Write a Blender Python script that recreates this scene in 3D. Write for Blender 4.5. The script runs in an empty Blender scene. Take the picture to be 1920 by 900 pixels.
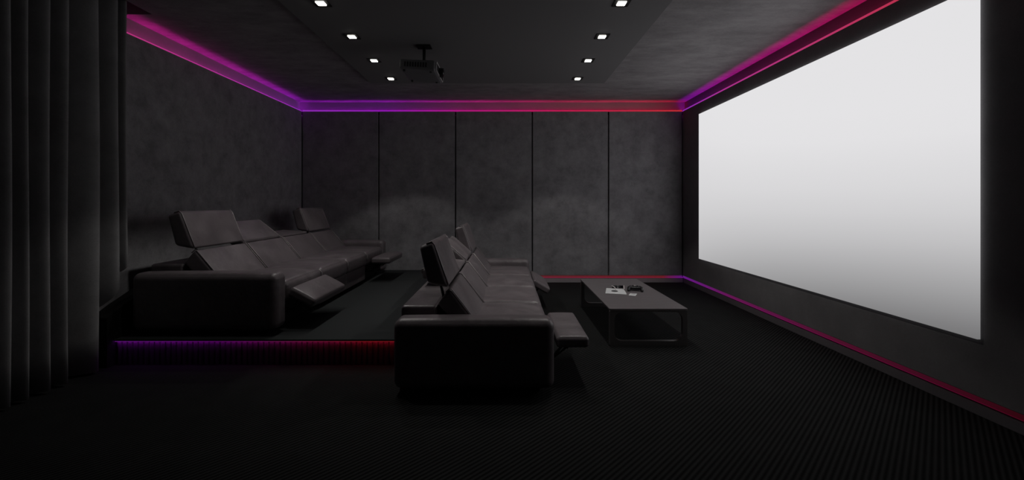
import bpy, bmesh, math, random
from mathutils import Vector, Matrix
random.seed(7)
S = bpy.context.scene
COL = S.collection

# ------------------------------------------------------------------ camera
F = 816.0                      # focal length in px of the 1920 px wide frame
CAMZ = 1.32
cam_d = bpy.data.cameras.new('camera'); cam = bpy.data.objects.new('camera', cam_d); COL.objects.link(cam)
cam.location = (0, 0, CAMZ); cam.rotation_euler = (math.radians(90), 0, 0)
cam_d.sensor_width = 36; cam_d.lens = F / 1920 * 36
cam_d.shift_x = 12 / 1920; cam_d.shift_y = -70 / 1920
cam_d.clip_start = 0.05
S.camera = cam

# ------------------------------------------------------------------ view, world
S.view_settings.view_transform = 'Standard'
try: S.view_settings.look = 'None'
except Exception: pass
S.view_settings.gamma = 1; S.view_settings.exposure = 0.0
S.view_settings.use_curve_mapping = False
W = bpy.data.worlds.new('world'); S.world = W; W.use_nodes = True
W.node_tree.nodes['Background'].inputs[0].default_value = (0, 0, 0, 1)

# light levels
SCREEN_L = 0.775
SPOT_W = 19.0
LAMP_L = 14.0
TAPE_TOP = 28.0
TAPE_BOT = 2.0
TAPE_RIS = 24.0
LINE_L = .9

# room
XL, XR, YB, YF = -3.36, 2.92, 7.18, -1.4
ZC = 2.99
REC = 0.06                     # panels stand this far off the wall
LEDGE, SKIRT = 2.825, 0.12
PZ, PYF, PXR = 0.21, 3.53, -0.80   # platform
SLOTX, SLOTY = -3.18, 3.86
SLX = -3.135                   # inner edge of the curtain slot in the ceiling

# ------------------------------------------------------------------ materials
def mat(name, base=(.1, .1, .1), rough=.6, metal=0.0, spec=.5):
    m = bpy.data.materials.new(name); m.use_nodes = True
    b = m.node_tree.nodes['Principled BSDF']
    b.inputs['Base Color'].default_value = (*base, 1)
    b.inputs['Roughness'].default_value = rough
    b.inputs['Metallic'].default_value = metal
    b.inputs['Specular IOR Level'].default_value = spec
    return m, m.node_tree, b
def N(nt, t, **kw):
    n = nt.nodes.new(t)
    for k, v in kw.items(): setattr(n, k, v)
    return n
def coords(nt, scale=(1, 1, 1), rot=(0, 0, 0)):
    g = N(nt, 'ShaderNodeTexCoord'); mp = N(nt, 'ShaderNodeMapping')
    mp.inputs['Scale'].default_value = scale; mp.inputs['Rotation'].default_value = rot
    nt.links.new(g.outputs['Object'], mp.inputs['Vector']); return mp.outputs['Vector']
def noise(nt, vec, scale, detail=4, rough=.6):
    n = N(nt, 'ShaderNodeTexNoise'); n.inputs['Scale'].default_value = scale
    n.inputs['Detail'].default_value = detail; n.inputs['Roughness'].default_value = rough
    nt.links.new(vec, n.inputs['Vector']); return n.outputs['Fac']
def math_(nt, op, a, b):
    n = N(nt, 'ShaderNodeMath', operation=op)
    for i, v in enumerate((a, b)):
        if v is None: continue
        if isinstance(v, (int, float)): n.inputs[i].default_value = v
        else: nt.links.new(v, n.inputs[i])
    return n.outputs[0]
def ramp(nt, fac, stops):
    r = N(nt, 'ShaderNodeValToRGB'); e = r.color_ramp.elements
    while len(e) < len(stops): e.new(.5)
    for q, (p, c) in zip(e, stops):
        q.position = p; q.color = (*c, 1)
    nt.links.new(fac, r.inputs[0]); return r.outputs[0]
def mulc(c, k): return tuple(v * k for v in c)

def textured(name, base, rough, lo=.7, hi=1.3, scale=(1, 1, 1), big=1.6, fine=60, bump=.1, spec=.3, bdist=.004):
    m, nt, b = mat(name, base, rough, 0, spec)
    v = coords(nt, scale)
    a = noise(nt, v, big, 8, .68); f = noise(nt, v, fine, 3, .6)
    mix = math_(nt, 'ADD', math_(nt, 'MULTIPLY', a, .75), math_(nt, 'MULTIPLY', f, .25))
    nt.links.new(ramp(nt, mix, [(.36, mulc(base, lo)), (.64, mulc(base, hi))]), b.inputs['Base Color'])
    bp = N(nt, 'ShaderNodeBump'); bp.inputs['Strength'].default_value = bump; bp.inputs['Distance'].default_value = bdist
    nt.links.new(f, bp.inputs['Height']); nt.links.new(bp.outputs[0], b.inputs['Normal'])
    return m
M = {}
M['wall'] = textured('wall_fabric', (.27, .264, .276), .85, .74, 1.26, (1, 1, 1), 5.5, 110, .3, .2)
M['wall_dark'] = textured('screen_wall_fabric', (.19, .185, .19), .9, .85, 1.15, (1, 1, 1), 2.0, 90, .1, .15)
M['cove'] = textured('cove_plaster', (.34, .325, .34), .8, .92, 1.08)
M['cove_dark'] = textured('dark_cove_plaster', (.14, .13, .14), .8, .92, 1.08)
M['ceiling'] = textured('ceiling_fabric', (.325, .309, .319), .85, .76, 1.24, (.8, 1.7, 1), 3.2, 60, .12, .2)
M['ceiling_panel'] = mat('smooth_ceiling_board', (.235, .230, .235), .8, 0, .2)[0]
M['base'] = mat('baseboard_paint', (.34, .32, .33), .6, 0, .3)[0]
M['black'] = mat('black_lacquer', (.006, .006, .006), .6, 0, .25)[0]
M['plastic'] = mat('black_plastic', (.012, .012, .013), .32)[0]
M['projector'] = textured('projector_shell', (.20, .20, .21), .45, .95, 1.05, fine=200, bump=.03)
M['grille'] = mat('dark_grille', (.01, .01, .01), .6)[0]
M['glass'] = mat('dark_lens_glass', (.01, .01, .014), .05)[0]
M['metal'] = mat('brushed_steel', (.55, .55, .56), .28, 1.0)[0]
M['dark_metal'] = mat('dark_steel', (.05, .05, .05), .4, 1.0)[0]
M['frame_metal'] = mat('satin_steel', (.42, .40, .40), .38, 1.0)[0]
M['bezel'] = mat('grey_bezel', (.42, .42, .43), .4)[0]
M['paper'] = mat('white_paper', (.72, .74, .74), .6)[0]
M['ink'] = mat('dark_print', (.05, .055, .055), .6)[0]
M['silver'] = mat('pale_plastic', (.75, .68, .68), .35)[0]
M['curtain'] = textured('curtain_velvet', (.27, .267, .27), .95, .8, 1.2, (1, 1, 1), 3, 120, .15, .1)
M['table'] = textured('grey_wood_tabletop', (.150, .136, .141), .42, .82, 1.18, (1.2, 14, 1), 3.2, 40, .05, .4)
M['table_dark'] = mat('table_underside', (.02, .018, .018), .6)[0]

M['welt'] = mat('highlight_leather_piping', (.24, .215, .22), .38, 0, .5)[0]  # seam piping; its paler tone paints in the highlights along the seams
def leather():
    m, nt, b = mat('dark_brown_leather', (.06, .05, .051), .42, 0, .5)
    v = coords(nt)
    a = noise(nt, v, 4.5, 6, .6); f = noise(nt, v, 260, 3, .6); c = noise(nt, v, 14, 4, .55)
    nt.links.new(ramp(nt, a, [(.3, (.104, .090, .096)), (.7, (.158, .138, .146))]), b.inputs['Base Color'])
    h = math_(nt, 'ADD', math_(nt, 'MULTIPLY', c, 1.0), math_(nt, 'MULTIPLY', f, .12))
    bp = N(nt, 'ShaderNodeBump'); bp.inputs['Strength'].default_value = .35; bp.inputs['Distance'].default_value = .012
    nt.links.new(h, bp.inputs['Height']); nt.links.new(bp.outputs[0], b.inputs['Normal'])
    nt.links.new(ramp(nt, a, [(.3, (.34,) * 3), (.7, (.48,) * 3)]), b.inputs['Roughness'])
    return m
M['leather'] = leather()

def carpet(name, base, ang, period, depth):
    m, nt, b = mat(name, base, .95, 0, .1)
    v = coords(nt, (1, 1, 1), (0, 0, ang))
    s = N(nt, 'ShaderNodeSeparateXYZ'); nt.links.new(v, s.inputs[0])
    w = math_(nt, 'SINE', math_(nt, 'MULTIPLY', s.outputs[0], 2 * math.pi / period), None)
    w = math_(nt, 'ADD', math_(nt, 'MULTIPLY', w, .5), .5)
    f = noise(nt, v, 240, 2, .6); g = noise(nt, v, 5, 4, .6)
    t = math_(nt, 'ADD', math_(nt, 'MULTIPLY', w, .55), math_(nt, 'ADD', math_(nt, 'MULTIPLY', f, .25), math_(nt, 'MULTIPLY', g, .2)))
    nt.links.new(ramp(nt, t, [(.2, mulc(base, 1 - depth)), (.85, mulc(base, 1 + depth))]), b.inputs['Base Color'])
    bp = N(nt, 'ShaderNodeBump'); bp.inputs['Strength'].default_value = .5; bp.inputs['Distance'].default_value = .004
    nt.links.new(t, bp.inputs['Height']); nt.links.new(bp.outputs[0], b.inputs['Normal'])
    return m
M['carpet'] = carpet('ribbed_carpet', (.0145, .0150, .0150), math.radians(45), .026, .85)
M['carpet_up'] = carpet('platform_carpet', (.034, .037, .038), math.radians(45), .012, .25)
M['riser'] = mat('riser_slats', (.07, .065, .07), .45)[0]

def emis(name, color, strength):
    m = bpy.data.materials.new(name); m.use_nodes = True; nt = m.node_tree
    nt.nodes.clear(); o = N(nt, 'ShaderNodeOutputMaterial'); e = N(nt, 'ShaderNodeEmission')
    e.inputs[0].default_value = (*color, 1); e.inputs[1].default_value = strength
    nt.links.new(e.outputs[0], o.inputs[0]); return m, nt, e
M['lamp'] = emis('lamp_diffuser', (1, .97, .88), LAMP_L)[0]

VI, MA, PK, RD = (.29, .028, .50), (.44, .035, .28), (.50, .040, .16), (.56, .030, .036)
def led(name, axis, a, b, stops, strength):
    """LED light whose colour runs along the strip from world coordinate a to b"""
    m, nt, e = emis(name, (1, 1, 1), strength)
    g = N(nt, 'ShaderNodeNewGeometry'); s = N(nt, 'ShaderNodeSeparateXYZ'); nt.links.new(g.outputs['Position'], s.inputs[0])
    r = N(nt, 'ShaderNodeMapRange'); r.inputs['From Min'].default_value = a; r.inputs['From Max'].default_value = b
    nt.links.new(s.outputs[axis], r.inputs['Value'])
    nt.links.new(ramp(nt, r.outputs[0], stops), e.inputs[0])
    return m

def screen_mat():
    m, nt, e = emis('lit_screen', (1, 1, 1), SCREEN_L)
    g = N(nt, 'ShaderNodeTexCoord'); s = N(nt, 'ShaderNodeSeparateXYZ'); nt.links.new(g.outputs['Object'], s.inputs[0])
    # pale grey screen; shading towards its bottom and near end painted into the emission (object origin = bottom centre)
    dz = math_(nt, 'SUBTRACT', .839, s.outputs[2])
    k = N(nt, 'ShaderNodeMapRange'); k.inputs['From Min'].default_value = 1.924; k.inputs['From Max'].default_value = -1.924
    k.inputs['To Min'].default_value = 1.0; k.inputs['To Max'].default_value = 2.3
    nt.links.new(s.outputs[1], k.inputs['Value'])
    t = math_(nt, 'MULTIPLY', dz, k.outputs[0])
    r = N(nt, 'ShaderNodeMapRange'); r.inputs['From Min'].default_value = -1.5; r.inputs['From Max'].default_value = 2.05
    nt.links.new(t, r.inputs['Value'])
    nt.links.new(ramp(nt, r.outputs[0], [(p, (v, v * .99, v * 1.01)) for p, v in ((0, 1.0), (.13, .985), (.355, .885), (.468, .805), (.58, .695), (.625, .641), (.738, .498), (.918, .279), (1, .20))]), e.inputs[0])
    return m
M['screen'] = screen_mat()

# ------------------------------------------------------------------ mesh helpers
def link(o, parent=None):
    COL.objects.link(o)
    if parent: o.parent = parent
    return o
def mk(name, bm, m, parent=None, smooth=False, loc=None):
    bmesh.ops.recalc_face_normals(bm, faces=bm.faces)
    me = bpy.data.meshes.new(name); bm.to_mesh(me); bm.free()
    if smooth:
        for p in me.polygons: p.use_smooth = True
    me.materials.append(m)
    o = bpy.data.objects.new(name, me); link(o, parent)
    if loc: o.location = loc
    return o
def tag(o, label, cat, group=None):
    o['label'] = label; o['category'] = cat
    if group: o['group'] = group
    return o
def thing(name, loc, label, cat, group=None, rot=(0, 0, 0)):
    o = bpy.data.objects.new(name, None); link(o); o.location = loc; o.rotation_euler = rot
    o.empty_display_size = .2
    return tag(o, label, cat, group)
def struct(name, bm, m, parent=None, smooth=False):
    o = mk(name, bm, m, parent, smooth)
    if not parent: o['kind'] = 'structure'
    return o
def box(bm, x0, x1, y0, y1, z0, z1, bev=0, seg=2):
    r = bmesh.ops.create_cube(bm, size=1)
    vs = r['verts']
    for v in vs:
        v.co = Vector((x0 + (v.co.x + .5) * (x1 - x0), y0 + (v.co.y + .5) * (y1 - y0), z0 + (v.co.z + .5) * (z1 - z0)))
    if bev:
        es = {e for v in vs for e in v.link_edges}
        bmesh.ops.bevel(bm, geom=list(es), offset=bev, segments=seg, profile=.5, affect='EDGES')
    return bm
def B(*a, **k): return box(bmesh.new(), *a, **k)

def tube(bm, pts, r, n=8, closed=False, caps=True):
    pts = [Vector(p) for p in pts]; rings = []
    L = len(pts)
    for i, p in enumerate(pts):
        a = pts[(i - 1) % L] if (i or closed) else p
        b = pts[(i + 1) % L] if (i < L - 1 or closed) else p
        t = (b - a).normalized()
        u = t.orthogonal().normalized() if i == 0 else (pu - t * pu.dot(t)).normalized()
        pu = u; w = t.cross(u)
        rr = r[i] if isinstance(r, (list, tuple)) else r
        rings.append([bm.verts.new(p + (u * math.cos(2 * math.pi * k / n) + w * math.sin(2 * math.pi * k / n)) * rr) for k in range(n)])
    for i in range(L if closed else L - 1):
        A, Bq = rings[i], rings[(i + 1) % L]
        for k in range(n):
            bm.faces.new((A[k], A[(k + 1) % n], Bq[(k + 1) % n], Bq[k]))
    if caps and not closed:
        bm.faces.new(rings[0][::-1]); bm.faces.new(rings[-1])
    return bm

def grid_axis(h, r, n):
    a = [0, .2, .45, .7, .9] if r > 0 else []
    lo = [-h + r * q for q in a]; hi = [h - r * q for q in reversed(a)]
    mid = [-h + r + (2 * h - 2 * r) * i / n for i in range(n + 1)]
    return lo + mid + hi
def soft(quad, y0, y1, r, crown=0.0, side=0.0, nx=8, ny=10, nz=4, wr=0.0, bm=None, mapf=None, bottom_r=None):
    """soft cushion: quad = 4 (x, z) corners in order back-bottom, front-bottom, front-top, back-top
    (top = the padded face, which is crowned), extruded from y0 to y1 with rounded edges of radius r"""
    bm = bm or bmesh.new()
    A, Bq, Cq, D = [Vector((q[0], q[1])) for q in quad]
    hx = ((Bq - A).length + (Cq - D).length) / 4; hz = ((D - A).length + (Cq - Bq).length) / 4; hy = (y1 - y0) / 2
    r = min(r, hx * .95, hz * .95, hy * .95)
    gx, gy, gz = grid_axis(hx, r, nx), grid_axis(hy, r, ny), grid_axis(hz, r, nz)
    cache = {}
    def vert(x, y, z):
        key = (round(x, 6), round(y, 6), round(z, 6))
        if key in cache: return cache[key]
        p = Vector((x, y, z))
        inn = Vector((max(-hx + r, min(hx - r, x)), max(-hy + r, min(hy - r, y)), max(-hz + r, min(hz - r, z))))
        d = p - inn
        q = inn + d.normalized() * r if d.length > 1e-9 else p
        fx, fy, fz = 1 - (x / hx) ** 2, 1 - (y / hy) ** 2, 1 - (z / hz) ** 2
        if z > 0:
            q.z += crown * (max(fx, 0) ** .6) * (max(fy, 0) ** .45) * (z / hz)
            if wr: q.z += wr * fx * fy * math.sin(7 * x / hx + 3 * y / hy + y0 * 5) * math.cos(5 * y / hy + 2 * x / hx + y0 * 3)
        if side: q.x += side * max(fz, 0) * max(fy, 0) ** .4 * (x / hx)
        u, v = (q.x / hx + 1) / 2, (q.z / hz + 1) / 2
        P = A.lerp(Bq, u).lerp(D.lerp(Cq, u), v) if 0 else (A * (1 - u) + Bq * u) * (1 - v) + (D * (1 - u) + Cq * u) * v
        cache[key] = bm.verts.new((P.x, (y0 + y1) / 2 + q.y, P.y)); return cache[key]
    def face(l1, l2, f):
        for i in range(len(l1) - 1):
            for j in range(len(l2) - 1):
                vs = [f(l1[i], l2[j]), f(l1[i + 1], l2[j]), f(l1[i + 1], l2[j + 1]), f(l1[i], l2[j + 1])]
                if len(set(vs)) == 4:
                    try: bm.faces.new(vs)
                    except ValueError: pass
    for s in (-1, 1):
        face(gx, gy, lambda a, b: vert(a, b, s * hz))
        face(gx, gz, lambda a, b: vert(a, s * hy, b))
        face(gy, gz, lambda a, b: vert(s * hx, a, b))
    return bm

# ================================================================== THE SETTING
bm = B(XL - REC, XR + REC, YF - .1, YB + REC, -.1, 0)
struct('floor', bm, M['carpet'])
# walls: a backing wall, with upholstered panels standing off it
wb = struct('wall_back', B(XL - REC - .1, XR + REC + .1, YB + REC, YB + REC + .1, -.1, 3.25), M['cove'])
px_edges = [566, 710, 854, 998, 1141, 1280]
for a, b in zip(px_edges[:-1], px_edges[1:]):
    x0 = (a - 948) * YB / F + .011; x1 = (b - 948) * YB / F - .011
    mk('wall_panel', box(B(x0, x1, YB, YB + .02, SKIRT, LEDGE, bev=.005), x0 + .001, x1 - .001, YB + .02, YB + REC - .002, SKIRT + .058, LEDGE - .058), M['wall'], wb)
wl = struct('wall_left', B(XL - REC - .1, XL - REC, YF - .1, YB + REC, -.1, 3.25), M['cove'])
mk('wall_panel', box(B(XL - .02, XL, YF + .02, YB - .012, SKIRT, LEDGE, bev=.005), XL - REC + .002, XL - .02, YF + .02, YB - .013, SKIRT + .058, LEDGE - .058), M['wall'], wl)
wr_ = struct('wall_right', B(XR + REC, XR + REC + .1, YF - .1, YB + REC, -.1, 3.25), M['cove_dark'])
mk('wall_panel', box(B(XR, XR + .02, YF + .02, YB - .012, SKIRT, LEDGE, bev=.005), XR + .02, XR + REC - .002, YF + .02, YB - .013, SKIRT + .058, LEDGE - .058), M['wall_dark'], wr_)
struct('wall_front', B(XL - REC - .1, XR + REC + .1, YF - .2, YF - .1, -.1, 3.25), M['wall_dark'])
BBT = SKIRT - .034
struct('baseboard_back', B(PXR + .02, XR + .013, YB + .014, YB + REC - .001, 0, BBT, bev=.003), M['base'])
struct('baseboard_right', B(XR + .014, XR + REC - .001, YF + .01, YB + .002, 0, BBT, bev=.002), M['cove_dark'])
struct('baseboard_left', B(XL - REC + .001, XL - .003, YF + .01, 3.44, 0, BBT, bev=.003), M['base'])
# ceiling, with a slot for the curtain along the left wall
bm = B(SLX, XR + REC, YF - .1, YB + REC, ZC, ZC + .2)
box(bm, XL - REC, SLX, SLOTY, YB + REC, ZC, ZC + .2)
box(bm, XL - REC, SLX, YF - .1, SLOTY, ZC + .17, ZC + .2)
struct('ceiling', bm, M['ceiling'])
PNZ = 2.95
PHC = PNZ - CAMZ
px0 = (696 - 948) * PHC / (380 - 156.5); px1 = (1133 - 948) * PHC / (380 - 156.5); pyb = F * PHC / (380 - 156.5)
pnl = struct('trim_1', B(px0, px1, 1.3, pyb, PNZ, ZC, bev=.004), M['ceiling_panel'])
# raised platform
bm = B(XL - .002 , PXR, PYF + .03, YB - .001, 0, PZ - .012)
plat = struct('trim_2', bm, M['riser'])
mk('carpet_top', B(XL, PXR + .01, PYF, YB - .001, PZ - .012, PZ, bev=.004), M['carpet_up'], plat)
bm = bmesh.new()
x = SLOTX + .005; per = .0445
while x < PXR - .01:                      # vertical slats of the riser, one profile extruded
    pts = [(x + per * .08, 0), (x + per * .16, -.010), (x + per * .5, -.015), (x + per * .84, -.010), (x + per * .92, 0)]
    lo = [bm.verts.new((p[0], PYF + .029 + p[1], .002)) for p in pts]; hi = [bm.verts.new((p[0], PYF + .029 + p[1], PZ - .014)) for p in pts]
    for i in range(4): bm.faces.new((lo[i], lo[i + 1], hi[i + 1], hi[i]))
    x += per
mk('riser_slats', bm, M['riser'], plat)
# black end panel between curtain and platform
bm = bmesh.new()
prof = [(3.47, 0), (3.47, .40), (3.62, .47), (3.86, .56), (3.86, 0)]
A_ = [bm.verts.new((SLOTX - .13, p[0], p[1])) for p in prof]; B_ = [bm.verts.new((SLOTX + .002, p[0], p[1])) for p in prof]
bm.faces.new(A_); bm.faces.new(B_[::-1])
for i in range(5): bm.faces.new((A_[i], A_[(i + 1) % 5], B_[(i + 1) % 5], B_[i]))
struct('trim_3', bm, M['black'])

# ================================================================== SCREEN
sy0, sy1, sz0, sz1 = 2.671, 6.519, .481, 2.646
scr = thing('projection_screen', (XR, (sy0 + sy1) / 2, sz0), 'large glowing white projection screen filling the right wall', 'screen')
hy = (sy1 - sy0) / 2
mk('backing_board', B(-.006, -.001, -hy + .03, hy - .03, .03, sz1 - sz0 - .03), M['black'], scr)
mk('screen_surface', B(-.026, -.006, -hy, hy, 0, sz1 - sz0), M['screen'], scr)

# ================================================================== LED STRIPS
def strip(label, loc, tape, line, m_tape, m_line, channel, shield=None):
    t = thing('led_strip', loc, label, 'led strip', 'coloured led strips edging the room')
    o = Vector(loc)
    def sub(b_): return (b_[0] - o.x, b_[1] - o.x, b_[2] - o.y, b_[3] - o.y, b_[4] - o.z, b_[5] - o.z)
    mk('light_tape', B(*sub(tape)), m_tape, t)
    mk('edge_diffuser', B(*sub(line)), m_line, t)
    mk('channel', B(*sub(channel)), M['metal'], t)
    if shield: mk('added_light_shield', B(*sub(shield)), M['black'], t)  # added unseen plate that blocks tape light at the panel seams
def L2(name, axis, a, b, stops, k1, k2=LINE_L):
    return led(name + '_tape', axis, a, b, [(p, (c[0], c[1] * .2, c[2])) for p, c in stops], k1), led(name + '_edge', axis, a, b, stops, k2)
e = .004
g = .010
DT = .040                       # the tape lies this far below the lip of the panel
mt, ml = L2('left', 1, 3.2, 7.1, [(0, PK), (.45, MA), (1, VI)], TAPE_TOP)
strip('pink to violet strip of light running along the top of the left wall', (XL, 5, LEDGE),
      (XL - .054, XL - .034, SLOTY + .01, YB - .02, LEDGE - DT, LEDGE - DT + .003), (XL - .004, XL, 3.6, YB - .005, LEDGE + .0005, LEDGE + g),
      mt, ml, (XL - .056, XL - .032, SLOTY + .01, YB - .02, LEDGE - .050, LEDGE - DT))
mt, ml = L2('back', 0, XL, XR, [(0, VI), (.22, (.30, .01, .48)), (.42, (.46, .01, .22)), (.7, (.55, .012, .08)), (1, RD)], TAPE_TOP)
strip('violet to red strip of light running along the top of the panelled back wall', (0, YB, LEDGE),
      (XL - .02, XR + .02, YB + .034, YB + .054, LEDGE - DT, LEDGE - DT + .003), (XL + .01, XR - .01, YB, YB + .004, LEDGE + .0005, LEDGE + .022),
      mt, ml, (XL - .02, XR + .02, YB + .032, YB + .056, LEDGE - .050, LEDGE - DT),
      (XL - .02, XR + .02, YB + .0215, YB + .0235, LEDGE - .055, LEDGE - .001))
mt, ml = L2('right', 1, 2.6, 7.1, [(0, RD), (.35, PK), (.7, MA), (1, VI)], TAPE_TOP)
strip('red to violet strip of light running along the wall above the white screen', (XR, 5, LEDGE),
      (XR + .034, XR + .054, 1.2, YB - .02, LEDGE - DT, LEDGE - DT + .003), (XR, XR + .004, 1.2, YB - .005, LEDGE + .0005, LEDGE + .018),
      mt, ml, (XR + .032, XR + .056, 1.2, YB - .02, LEDGE - .050, LEDGE - DT))
mt, ml = L2('backlow', 0, XL, XR, [(0, PK), (.6, (.30, .045, .06)), (.95, (.34, .035, .045)), (1, mulc(VI, .9))], TAPE_BOT, .32)
strip('red strip of light at the skirting of the back wall behind the coffee table', (1, YB, BBT),
      (PXR + .03, XR + .02, YB + .004, YB + .012, BBT - .0005, BBT + .0015), (PXR + .03, XR - .01, YB + .004, YB + .010, BBT + .002, SKIRT - .003),
      mt, ml, (PXR + .03, XR + .02, YB + .0165, YB + .020, BBT + .002, SKIRT - .003))
mt, ml = L2('rightlow', 1, 2.2, 7.1, [(0, mulc(RD, .06)), (.35, mulc(PK, .22)), (.7, mulc(MA, .40)), (1, mulc(VI, .6))], TAPE_BOT, .62)
strip('violet to dark red strip of light at the skirting below the white screen', (XR, 5, BBT),
      (XR + .004, XR + .012, 1.2, YB - .02, BBT - .0005, BBT + .0015), (XR + .004, XR + .010, 1.2, YB - .005, BBT + .002, SKIRT - .003),
      mt, ml, (XR + .0165, XR + .020, 1.2, YB - .02, BBT + .002, SKIRT - .003))
mt, ml = L2('riser', 0, SLOTX, PXR, [(0, VI), (.35, mulc((.30, .01, .40), .8)), (.65, mulc(PK, .7)), (.85, mulc(RD, .8)), (1, mulc(RD, .9))], TAPE_RIS, .22)
strip('violet to red strip of light under the front lip of the raised platform', (-2, PYF, PZ - .012),
      (SLOTX + .01, PXR - .005, PYF + .002, PYF + .007, PZ - .018, PZ - .015), (SLOTX + .01, PXR - .005, PYF + .0005, PYF + .002, PZ - .019, PZ - .0125),
      mt, ml, (SLOTX + .01, PXR - .005, PYF + .002, PYF + .009, PZ - .015, PZ - .0125))

# ================================================================== DOWNLIGHTS
rows = [(-1.505, [5, 68, 113, 147], 'left'), (.945, [5, 68, 113, 147], 'right')]
depth_word = ['nearest to the viewer', 'second from the viewer', 'third from the viewer', 'nearest to the back wall']
for x, ys, side in rows:
    for k, y in enumerate(ys):
        Y = F * PHC / (380 - y)
        t = thing('downlight', (x, Y, PNZ), 'square recessed downlight in the %s ceiling row, %s' % (side, depth_word[k]), 'ceiling light',
                  'square downlights in the ceiling panel')
        bm = bmesh.new(); s, q = .066, .034
        for (a, b, c, d) in ((-s, s, -s, -q), (-s, s, q, s), (-s, -q, -q, q), (q, s, -q, q)):
            box(bm, a, b, c, d, -.005, 0)
        mk('frame', bm, M['black'], t)
        mk('lamp_diffuser', B(-.033, .033, -.033, .033, -.011, -.001, bev=.002), M['lamp'], t)
        ld = bpy.data.lights.new('spot', 'SPOT'); ld.energy = SPOT_W; ld.color = (1, .97, .93)
        ld.spot_size = math.radians(93); ld.spot_blend = .18; ld.shadow_soft_size = .04
        lo = bpy.data.objects.new('spot_lamp', ld); link(lo, t); lo.location = (0, 0, -.03)

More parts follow.
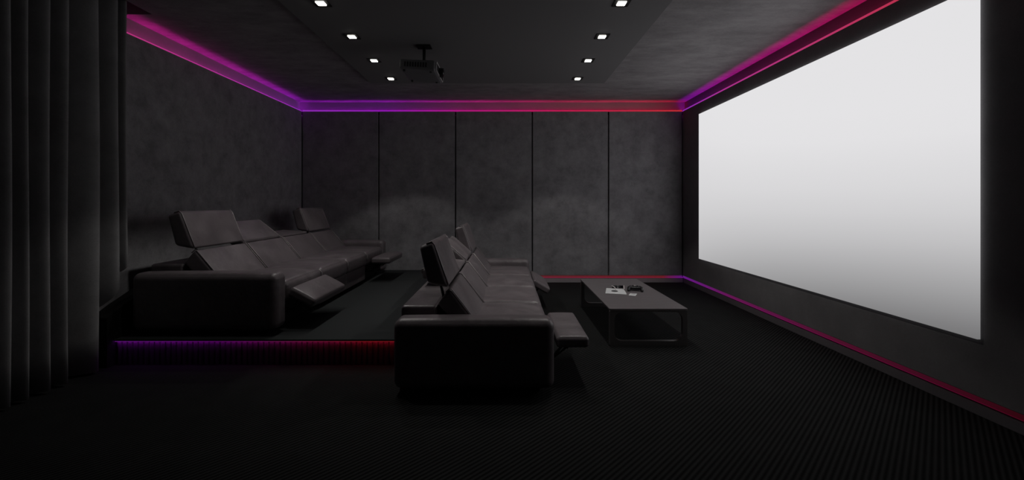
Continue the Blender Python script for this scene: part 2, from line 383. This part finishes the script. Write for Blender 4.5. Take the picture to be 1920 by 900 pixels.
# ================================================================== SOFAS
def make_sofa(origin, sx, heads, feet, label):
    """local frame: x 0 at the front of the arms, going back to -1.1; y along the sofa; z up"""
    t = thing('recliner_sofa', origin, label, 'sofa', 'four seat recliner sofas')
    LM = M['leather']
    AW, SW = .19, .74
    Ltot = 2 * AW + 4 * SW
    def X(v): return v * sx
    def Q(*pts): return [(X(p[0]), p[1]) for p in pts]
    for (a, b) in ((0, AW), (Ltot - AW, Ltot)):
        ar = mk('armrest', soft(Q((-1.10, .045), (0, .045), (0, .52), (-1.10, .52)), a, b, .055, crown=.008, nx=14, ny=4, nz=8), LM, t, True)
    # base plinth and feet
    mk('plinth', B(X(-1.06), X(-.10), .04, Ltot - .04, .03, .22), M['black'], t)
    for fx in (-1.0, -.12):
        for fy in (.1, Ltot / 2, Ltot - .1):
            mk('foot', tube(bmesh.new(), [(X(fx), fy, 0), (X(fx), fy, .045)], .025, 12), M['dark_metal'], t, False)
    # rear ledge behind the backs
    mk('rear_ledge', soft(Q((-1.09, .05), (-.83, .05), (-.83, .575), (-1.09, .575)), AW + .002, Ltot - AW - .002, .025, nx=4, ny=30, nz=6), LM, t, True)
    for k in range(4):
        y0 = AW + k * SW + .002; y1 = y0 + SW - .004
        # seat
        st = mk('seat_cushion', soft(Q((-.64, .24), (-.015, .235), (-.01, .425), (-.62, .43)), y0, y1, .045, crown=.026, side=.008, nx=14, ny=16, nz=6, wr=.004), LM, t, True)
        if k:
            ys_ = y0 - .002
            mk('piping', tube(bmesh.new(), [(X(-.50), ys_, .418), (X(-.3), ys_, .426), (X(-.10), ys_, .424), (X(-.035), ys_, .412), (X(-.012), ys_, .385), (X(-.010), ys_, .30)], .0050, 6), M['welt'], st, True)
        # front panel or footrest
        if feet[k] is None:
            mk('front_panel', soft(Q((-.10, .05), (-.035, .05), (-.035, .245), (-.10, .245)), y0, y1, .012, nx=3, ny=12, nz=6), LM, t, True)
        else:
            if feet[k] == 'flat':
                qd = Q((.035, .265), (.275, .265), (.275, .345), (.035, .345)); hinge = (.10, .268)
            else:
                qd = Q((-.015, .300), (.185, .185), (.225, .255), (.020, .375)); hinge = (.05, .275)
            fr = mk('footrest', soft(qd, y0 + .008, y1 - .008, .026, crown=.014, nx=8, ny=14, nz=4), LM, t, True)
            for yy in (y0 + .10, y1 - .10):
                bm = tube(bmesh.new(), [(X(-.12), yy, .12), (X(.02), yy, .175), (X(hinge[0]), yy, hinge[1])], .010, 8)
                tube(bm, [(X(-.12), yy + .02, .20), (X(-.0), yy + .02, .14), (X(hinge[0] + .05), yy + .02, hinge[1] - .01)], .008, 8)
                mk('bracket_arm', bm, M['dark_metal'], fr)
            bm = tube(bmesh.new(), [(X(hinge[0] + .02), y0 + .06, hinge[1] - .014), (X(hinge[0] + .02), y1 - .06, hinge[1] - .014)], .009, 8)
            mk('cross_bar', bm, M['dark_metal'], fr)
        # backrest: padded face looks up and forward
        bk = mk('backrest', soft(Q((-.63, .345), (-.825, .585), (-.738, .700), (-.50, .385))[::1] if 0 else
                [(X(-.825), .585), (X(-.64), .36), (X(-.50), .385), (X(-.738), .700)], y0, y1, .022, crown=.014, nx=12, ny=14, nz=5, wr=.003), LM, t, True)
        for yy in (y0 + .010, y1 - .016):
            mk('piping', tube(bmesh.new(), [(X(-.505), yy, .405), (X(-.62), yy, .558), (X(-.722), yy, .690), (X(-.742), yy, .697), (X(-.765), yy, .672)], .0048, 6), M['welt'], bk, True)
        h = heads[k]
        if h == 'up': qd = [(-.960, 1.000), (-.900, .735), (-.740, .703), (-.858, 1.040)]
        elif h == 'half': qd = [(-1.052, .835), (-.838, .630), (-.742, .704), (-.985, .915)]
        else: qd = [(-1.075, .635), (-.838, .615), (-.745, .708), (-1.085, .735)]
        hd = mk('headrest', soft([(X(a), b) for a, b in qd], y0 + .004, y1 - .004, .028, crown=.012, side=.004, nx=10, ny=14, nz=5, wr=.002), LM, t, True)
        (ax, az), (bx, bz), (cx, cz), (dx, dz) = qd
        for yy, s_ in ((y0 + .018, 1), (y1 - .018, -1)):
            P = [(cx + (dx - cx) * f_, cz + (dz - cz) * f_) for f_ in (.06, .35, .65, .92)]
            pts = [(X(p[0]), yy, p[1]) for p in P]
            pts += [(X(dx + (ax - dx) * .12), yy, dz + (az - dz) * .12 + .002), (X(dx + (ax - dx) * .5), yy, dz + (az - dz) * .5 + .002)]
            mk('piping', tube(bmesh.new(), pts, .005, 6), M['welt'], hd, True)
        if h == 'flat':                                  # two thin steel stays under the folded headrest
            for yy in (y0 + .13, y0 + .20):
                mk('support_rod', tube(bmesh.new(), [(X(-.95), yy, .574), (X(-.965), yy, .66)], .006, 8), M['metal'], hd)
        else:
            mk('hinge', tube(bmesh.new(), [(X(-.80), y0 + .15, .60), (X(-.83 if h == 'up' else -.82), y0 + .15, .735 if h == 'up' else .67)], .011, 8), M['dark_metal'], hd)
    return t
make_sofa((-1.90, 3.60, PZ), 1.10, ['up', 'half', 'flat', 'up'], ['slope', None, None, 'flat'],
          'dark leather four-seat recliner sofa up on the raised platform by the left wall')
make_sofa((.333, 2.95, 0), 1.0, ['up', 'flat', 'half', 'up'], ['flat', None, None, 'slope'],
          'dark leather four-seat recliner sofa on the lower floor beside the coffee table')

# ================================================================== COFFEE TABLE
tx0, tx1, ty0, ty1, th = .953, 1.672, 3.99, 5.55, .347
ct = thing('coffee_table', ((tx0 + tx1) / 2, (ty0 + ty1) / 2, 0), 'low grey rectangular coffee table with rounded loop legs in front of the screen', 'coffee table')
hx, hy = (tx1 - tx0) / 2, (ty1 - ty0) / 2
bm = bmesh.new()
def rrect(w0, w1, h0, h1, r, n=6):
    out = []
    for (cx, cz, a0) in ((w1 - r, h0 + r, -90), (w1 - r, h1 - r, 0), (w0 + r, h1 - r, 90), (w0 + r, h0 + r, 180)):
        for i in range(n + 1):
            a = math.radians(a0 + 90 * i / n); out.append((cx + r * math.cos(a), cz + r * math.sin(a)))
    return out
o_ = rrect(-hx, hx, -hy, hy, .012, 4)
lo = [bm.verts.new((p[0], p[1], th - .014)) for p in o_]; hi = [bm.verts.new((p[0], p[1], th)) for p in o_]
bm.faces.new(lo[::-1]); bm.faces.new(hi)
for i in range(len(o_)): bm.faces.new((lo[i], lo[(i + 1) % len(o_)], hi[(i + 1) % len(o_)], hi[i]))
mk('tabletop', bm, M['table'], ct)
mk('apron', B(-hx + .03, hx - .03, -hy + .06, hy - .06, th - .035, th - .014), M['table_dark'], ct)
for yy in (-hy + .004, hy - .044):
    bm = bmesh.new(); n = 6
    ou = rrect(-hx + .004, hx - .004, .0, th - .014, .02, n); inn = rrect(-hx + .045, hx - .045, .05, th - .03, .075, n)
    ring = [[bm.verts.new((p[0], yy + d, p[1])) for p in pp] for d in (0, .04) for pp in (ou, inn)]
    c = len(ou)
    for i in range(c):
        j = (i + 1) % c
        bm.faces.new((ring[0][i], ring[0][j], ring[1][j], ring[1][i])); bm.faces.new((ring[2][i], ring[3][i], ring[3][j], ring[2][j]))
        bm.faces.new((ring[0][i], ring[2][i], ring[2][j], ring[0][j])); bm.faces.new((ring[1][i], ring[1][j], ring[3][j], ring[3][i]))
    mk('leg_frame', bm, M['frame_metal'], ct)

# ================================================================== ITEMS ON THE TABLE
T = th
def flatpoly(pts, z0, z1):
    bm = bmesh.new(); lo = [bm.verts.new((p[0], p[1], z0)) for p in pts]; hi = [bm.verts.new((p[0], p[1], z1)) for p in pts]
    bm.faces.new(lo[::-1]); bm.faces.new(hi)
    for i in range(len(pts)):
        j = (i + 1) % len(pts); bm.faces.new((lo[i], lo[j], hi[j], hi[i]))
    return bm
mg = thing('brochure', (1.205, 4.77, T), 'white brochure with a small dark picture lying on the coffee table', 'brochure', rot=(0, 0, math.radians(-8)))
mk('cover', flatpoly([(-.12, -.13), (.10, -.16), (.105, .13), (-.085, .16)], 0, .004), M['paper'], mg)
bm = flatpoly([(-.01 + .036 * math.cos(a * math.pi / 8), .0 + .045 * math.sin(a * math.pi / 8)) for a in range(16)], .004, .0045)
mk('printed_picture', bm, M['ink'], mg)
cd = thing('card', (1.345, 4.60, T), 'small white card at the front right of the brochure', 'card', rot=(0, 0, math.radians(-25)))
mk('sheet', flatpoly([(-.035, -.06), (.035, -.06), (.035, .06), (-.035, .06)], 0, .003), M['paper'], cd)
mk('printed_line', flatpoly([(-.02, .02), (.02, .02), (.02, .03), (-.02, .03)], .003, .0035), M['ink'], cd)
# dark glasses with pale temples
gl = thing('glasses', (1.275, 4.945, T), 'dark glasses with two pale arms standing behind the white brochure', 'glasses')
bm = bmesh.new()
for s_ in (-1, 1):
    pr = rrect(s_ * .036 - .031, s_ * .036 + .031, .003, .032, .011, 4)
    A_ = [bm.verts.new((p[0], -.002, p[1])) for p in pr]; B_ = [bm.verts.new((p[0], .003, p[1])) for p in pr]
    bm.faces.new(A_); bm.faces.new(B_[::-1])
    for i in range(len(pr)): bm.faces.new((A_[i], A_[(i + 1) % len(pr)], B_[(i + 1) % len(pr)], B_[i]))
mk('lenses', bm, M['glass'], gl)
mk('bridge', tube(bmesh.new(), [(-.012, 0, .024), (0, -.003, .027), (.012, 0, .024)], .003, 6), M['plastic'], gl)
for s_ in (-1, 1):
    bm = tube(bmesh.new(), [(s_ * .068, 0, .028), (s_ * .064, -.015, .029), (s_ * .054, -.05, .026), (s_ * .048, -.085, .014), (s_ * .047, -.10, .0095)], .0055, 8)
    mk('arm', bm, M['silver'], gl)
# game controller
gc = thing('game_controller', (1.435, 4.82, T), 'black game controller lying to the right of the glasses', 'game controller', rot=(0, 0, math.radians(-15)))
bm = soft([(-.055, .012), (.055, .012), (.05, .045), (-.05, .045)], -.035, .04, .012, crown=.004, nx=6, ny=6, nz=3)
mk('body', bm, M['plastic'], gc, True)
for s_ in (-1, 1):
    mk('grip', tube(bmesh.new(), [(s_ * .05, .02, .032), (s_ * .066, -.02, .026), (s_ * .072, -.065, .016), (s_ * .068, -.085, .014)], [.02, .022, .016, .008], 12), M['plastic'], gc, True)
    mk('thumb_stick', tube(bmesh.new(), [(s_ * .024, -.018, .046), (s_ * .024, -.018, .056), (s_ * .024, -.018, .06)], [.005, .005, .009], 12), M['plastic'], gc)
mk('light_bar', B(-.02, .005, .038, .048, .038, .05, bev=.003), M['silver'], gc)

# ================================================================== PROJECTOR
mx, my = -.85, 4.54
pj = thing('ceiling_projector', (mx, my, PNZ), 'dark grey projector hanging from a short pole under the ceiling panel', 'projector')
mk('mount_plate', B(-.075, .075, -.06, .06, -.012, 0, bev=.004), M['black'], pj)
mk('pole', tube(bmesh.new(), [(0, 0, -.01), (0, 0, -.20)], .016, 14), M['black'], pj, True)
mk('cradle', B(-.10, .10, -.10, .10, -.212, -.195, bev=.004), M['black'], pj)
def tilt(bm, a=math.radians(3.0)):
    bmesh.ops.rotate(bm, verts=bm.verts, cent=(0, 0, -.25), matrix=Matrix.Rotation(a, 3, 'Y')); return bm
bx0, bx1, by0, by1, bz0, bz1 = -.20, .155, -.24, .24, -.318, -.212
bd = mk('body', tilt(soft([(bx0, bz0 + .012), (bx1, bz0), (bx1, bz1), (bx0, bz1 - .005)], by0, by1, .018, nx=8, ny=10, nz=4)), M['projector'], pj, True)
bm = bmesh.new()
for i in range(9): box(bm, bx0 + .05 + i * .026, bx0 + .062 + i * .026, by0 - .002, by0 + .004, bz0 + .03, bz1 - .03)
mk('side_vents', tilt(bm), M['grille'], bd)
bm = bmesh.new()
pr = rrect(by0 + .008, by1 - .008, bz0 + .004, bz1 - .004, .03, 5); pr2 = rrect(by0 + .03, by1 - .03, bz0 + .02, bz1 - .02, .02, 5)
R1 = [bm.verts.new((bx1 - .004, p[0], p[1])) for p in pr]; R2 = [bm.verts.new((bx1 + .012, p[0], p[1])) for p in pr]; R3 = [bm.verts.new((bx1 + .012, p[0], p[1])) for p in pr2]
for i in range(len(pr)):
    j = (i + 1) % len(pr)
    bm.faces.new((R1[i], R1[j], R2[j], R2[i])); bm.faces.new((R2[i], R2[j], R3[j], R3[i]))
mk('front_bezel', tilt(bm), M['bezel'], pj)
mk('front_grille', tilt(B(bx1 - .002, bx1 + .004, by0 + .03, by1 - .03, bz0 + .02, bz1 - .02)), M['grille'], pj)
ln = mk('lens_barrel', tilt(tube(bmesh.new(), [(bx1, 0, -.265), (bx1 + .05, 0, -.265)], [.05, .044], 24)), M['plastic'], pj)
mk('lens', tilt(tube(bmesh.new(), [(bx1 + .048, 0, -.265), (bx1 + .054, 0, -.265)], [.036, .026], 24)), M['glass'], ln)
for fx in (bx0 + .04, bx1 - .05):
    for fy in (by0 + .05, by1 - .05):
        mk('foot', tilt(tube(bmesh.new(), [(fx, fy, bz0 - .008), (fx, fy, bz0 + .012)], .012, 12)), M['plastic'], pj)

# ================================================================== CURTAIN
XV, XP = -3.335, -3.15
ridges = [1.95, 2.15, 2.33, 2.50, 2.64, 2.77] + [F * -XP / (948 - p) for p in (53, 93, 127, 185, 222, 238)]
pts = []
for i in range(len(ridges) - 1):
    a, b = ridges[i], ridges[i + 1]; d = b - a
    for k in range(18):
        u = k / 18
        if u < .16: xx = XP + (XV - XP) * (.5 - .5 * math.cos(math.pi * u / .16)); y = a + d * u * .8
        elif u < .5: xx = XV + .01 * math.sin((u - .16) / .34 * math.pi); y = a + d * u
        else:
            w = (u - .5) / .5; xx = XV + (XP - XV) * math.sin(w * math.pi / 2) ** .75; y = a + d * u
        pts.append((xx, y))
pts.append((XP, ridges[-1])); pts.append((XP - .03, ridges[-1] + .012)); pts.append((XV, ridges[-1] + .02))
bm = bmesh.new(); cols = []
NZ = 12
for (x, y) in pts:
    zb = .02 if y < 3.44 else .02 + (min(y, 3.70) - 3.44) * 2.1 + .39 if y > 3.455 else .02
    col = []
    for k in range(NZ + 1):
        z = zb + (ZC + .14 - zb) * k / NZ
        f_ = 1 - .02 * math.sin(z * 1.1 + y * 3)
        col.append(bm.verts.new((-3.285 + (x + 3.285) * f_, y + .006 * math.sin(z * 1.7 + y * 9), z)))
    cols.append(col)
for i in range(len(cols) - 1):
    for k in range(NZ): bm.faces.new((cols[i][k], cols[i + 1][k], cols[i + 1][k + 1], cols[i][k + 1]))
cu = mk('curtain', bm, M['curtain'], None, True)
sm = cu.modifiers.new('thickness', 'SOLIDIFY'); sm.thickness = .004; sm.offset = 0
tag(cu, 'floor-length dark grey pleated curtain hanging along the left wall', 'curtain')
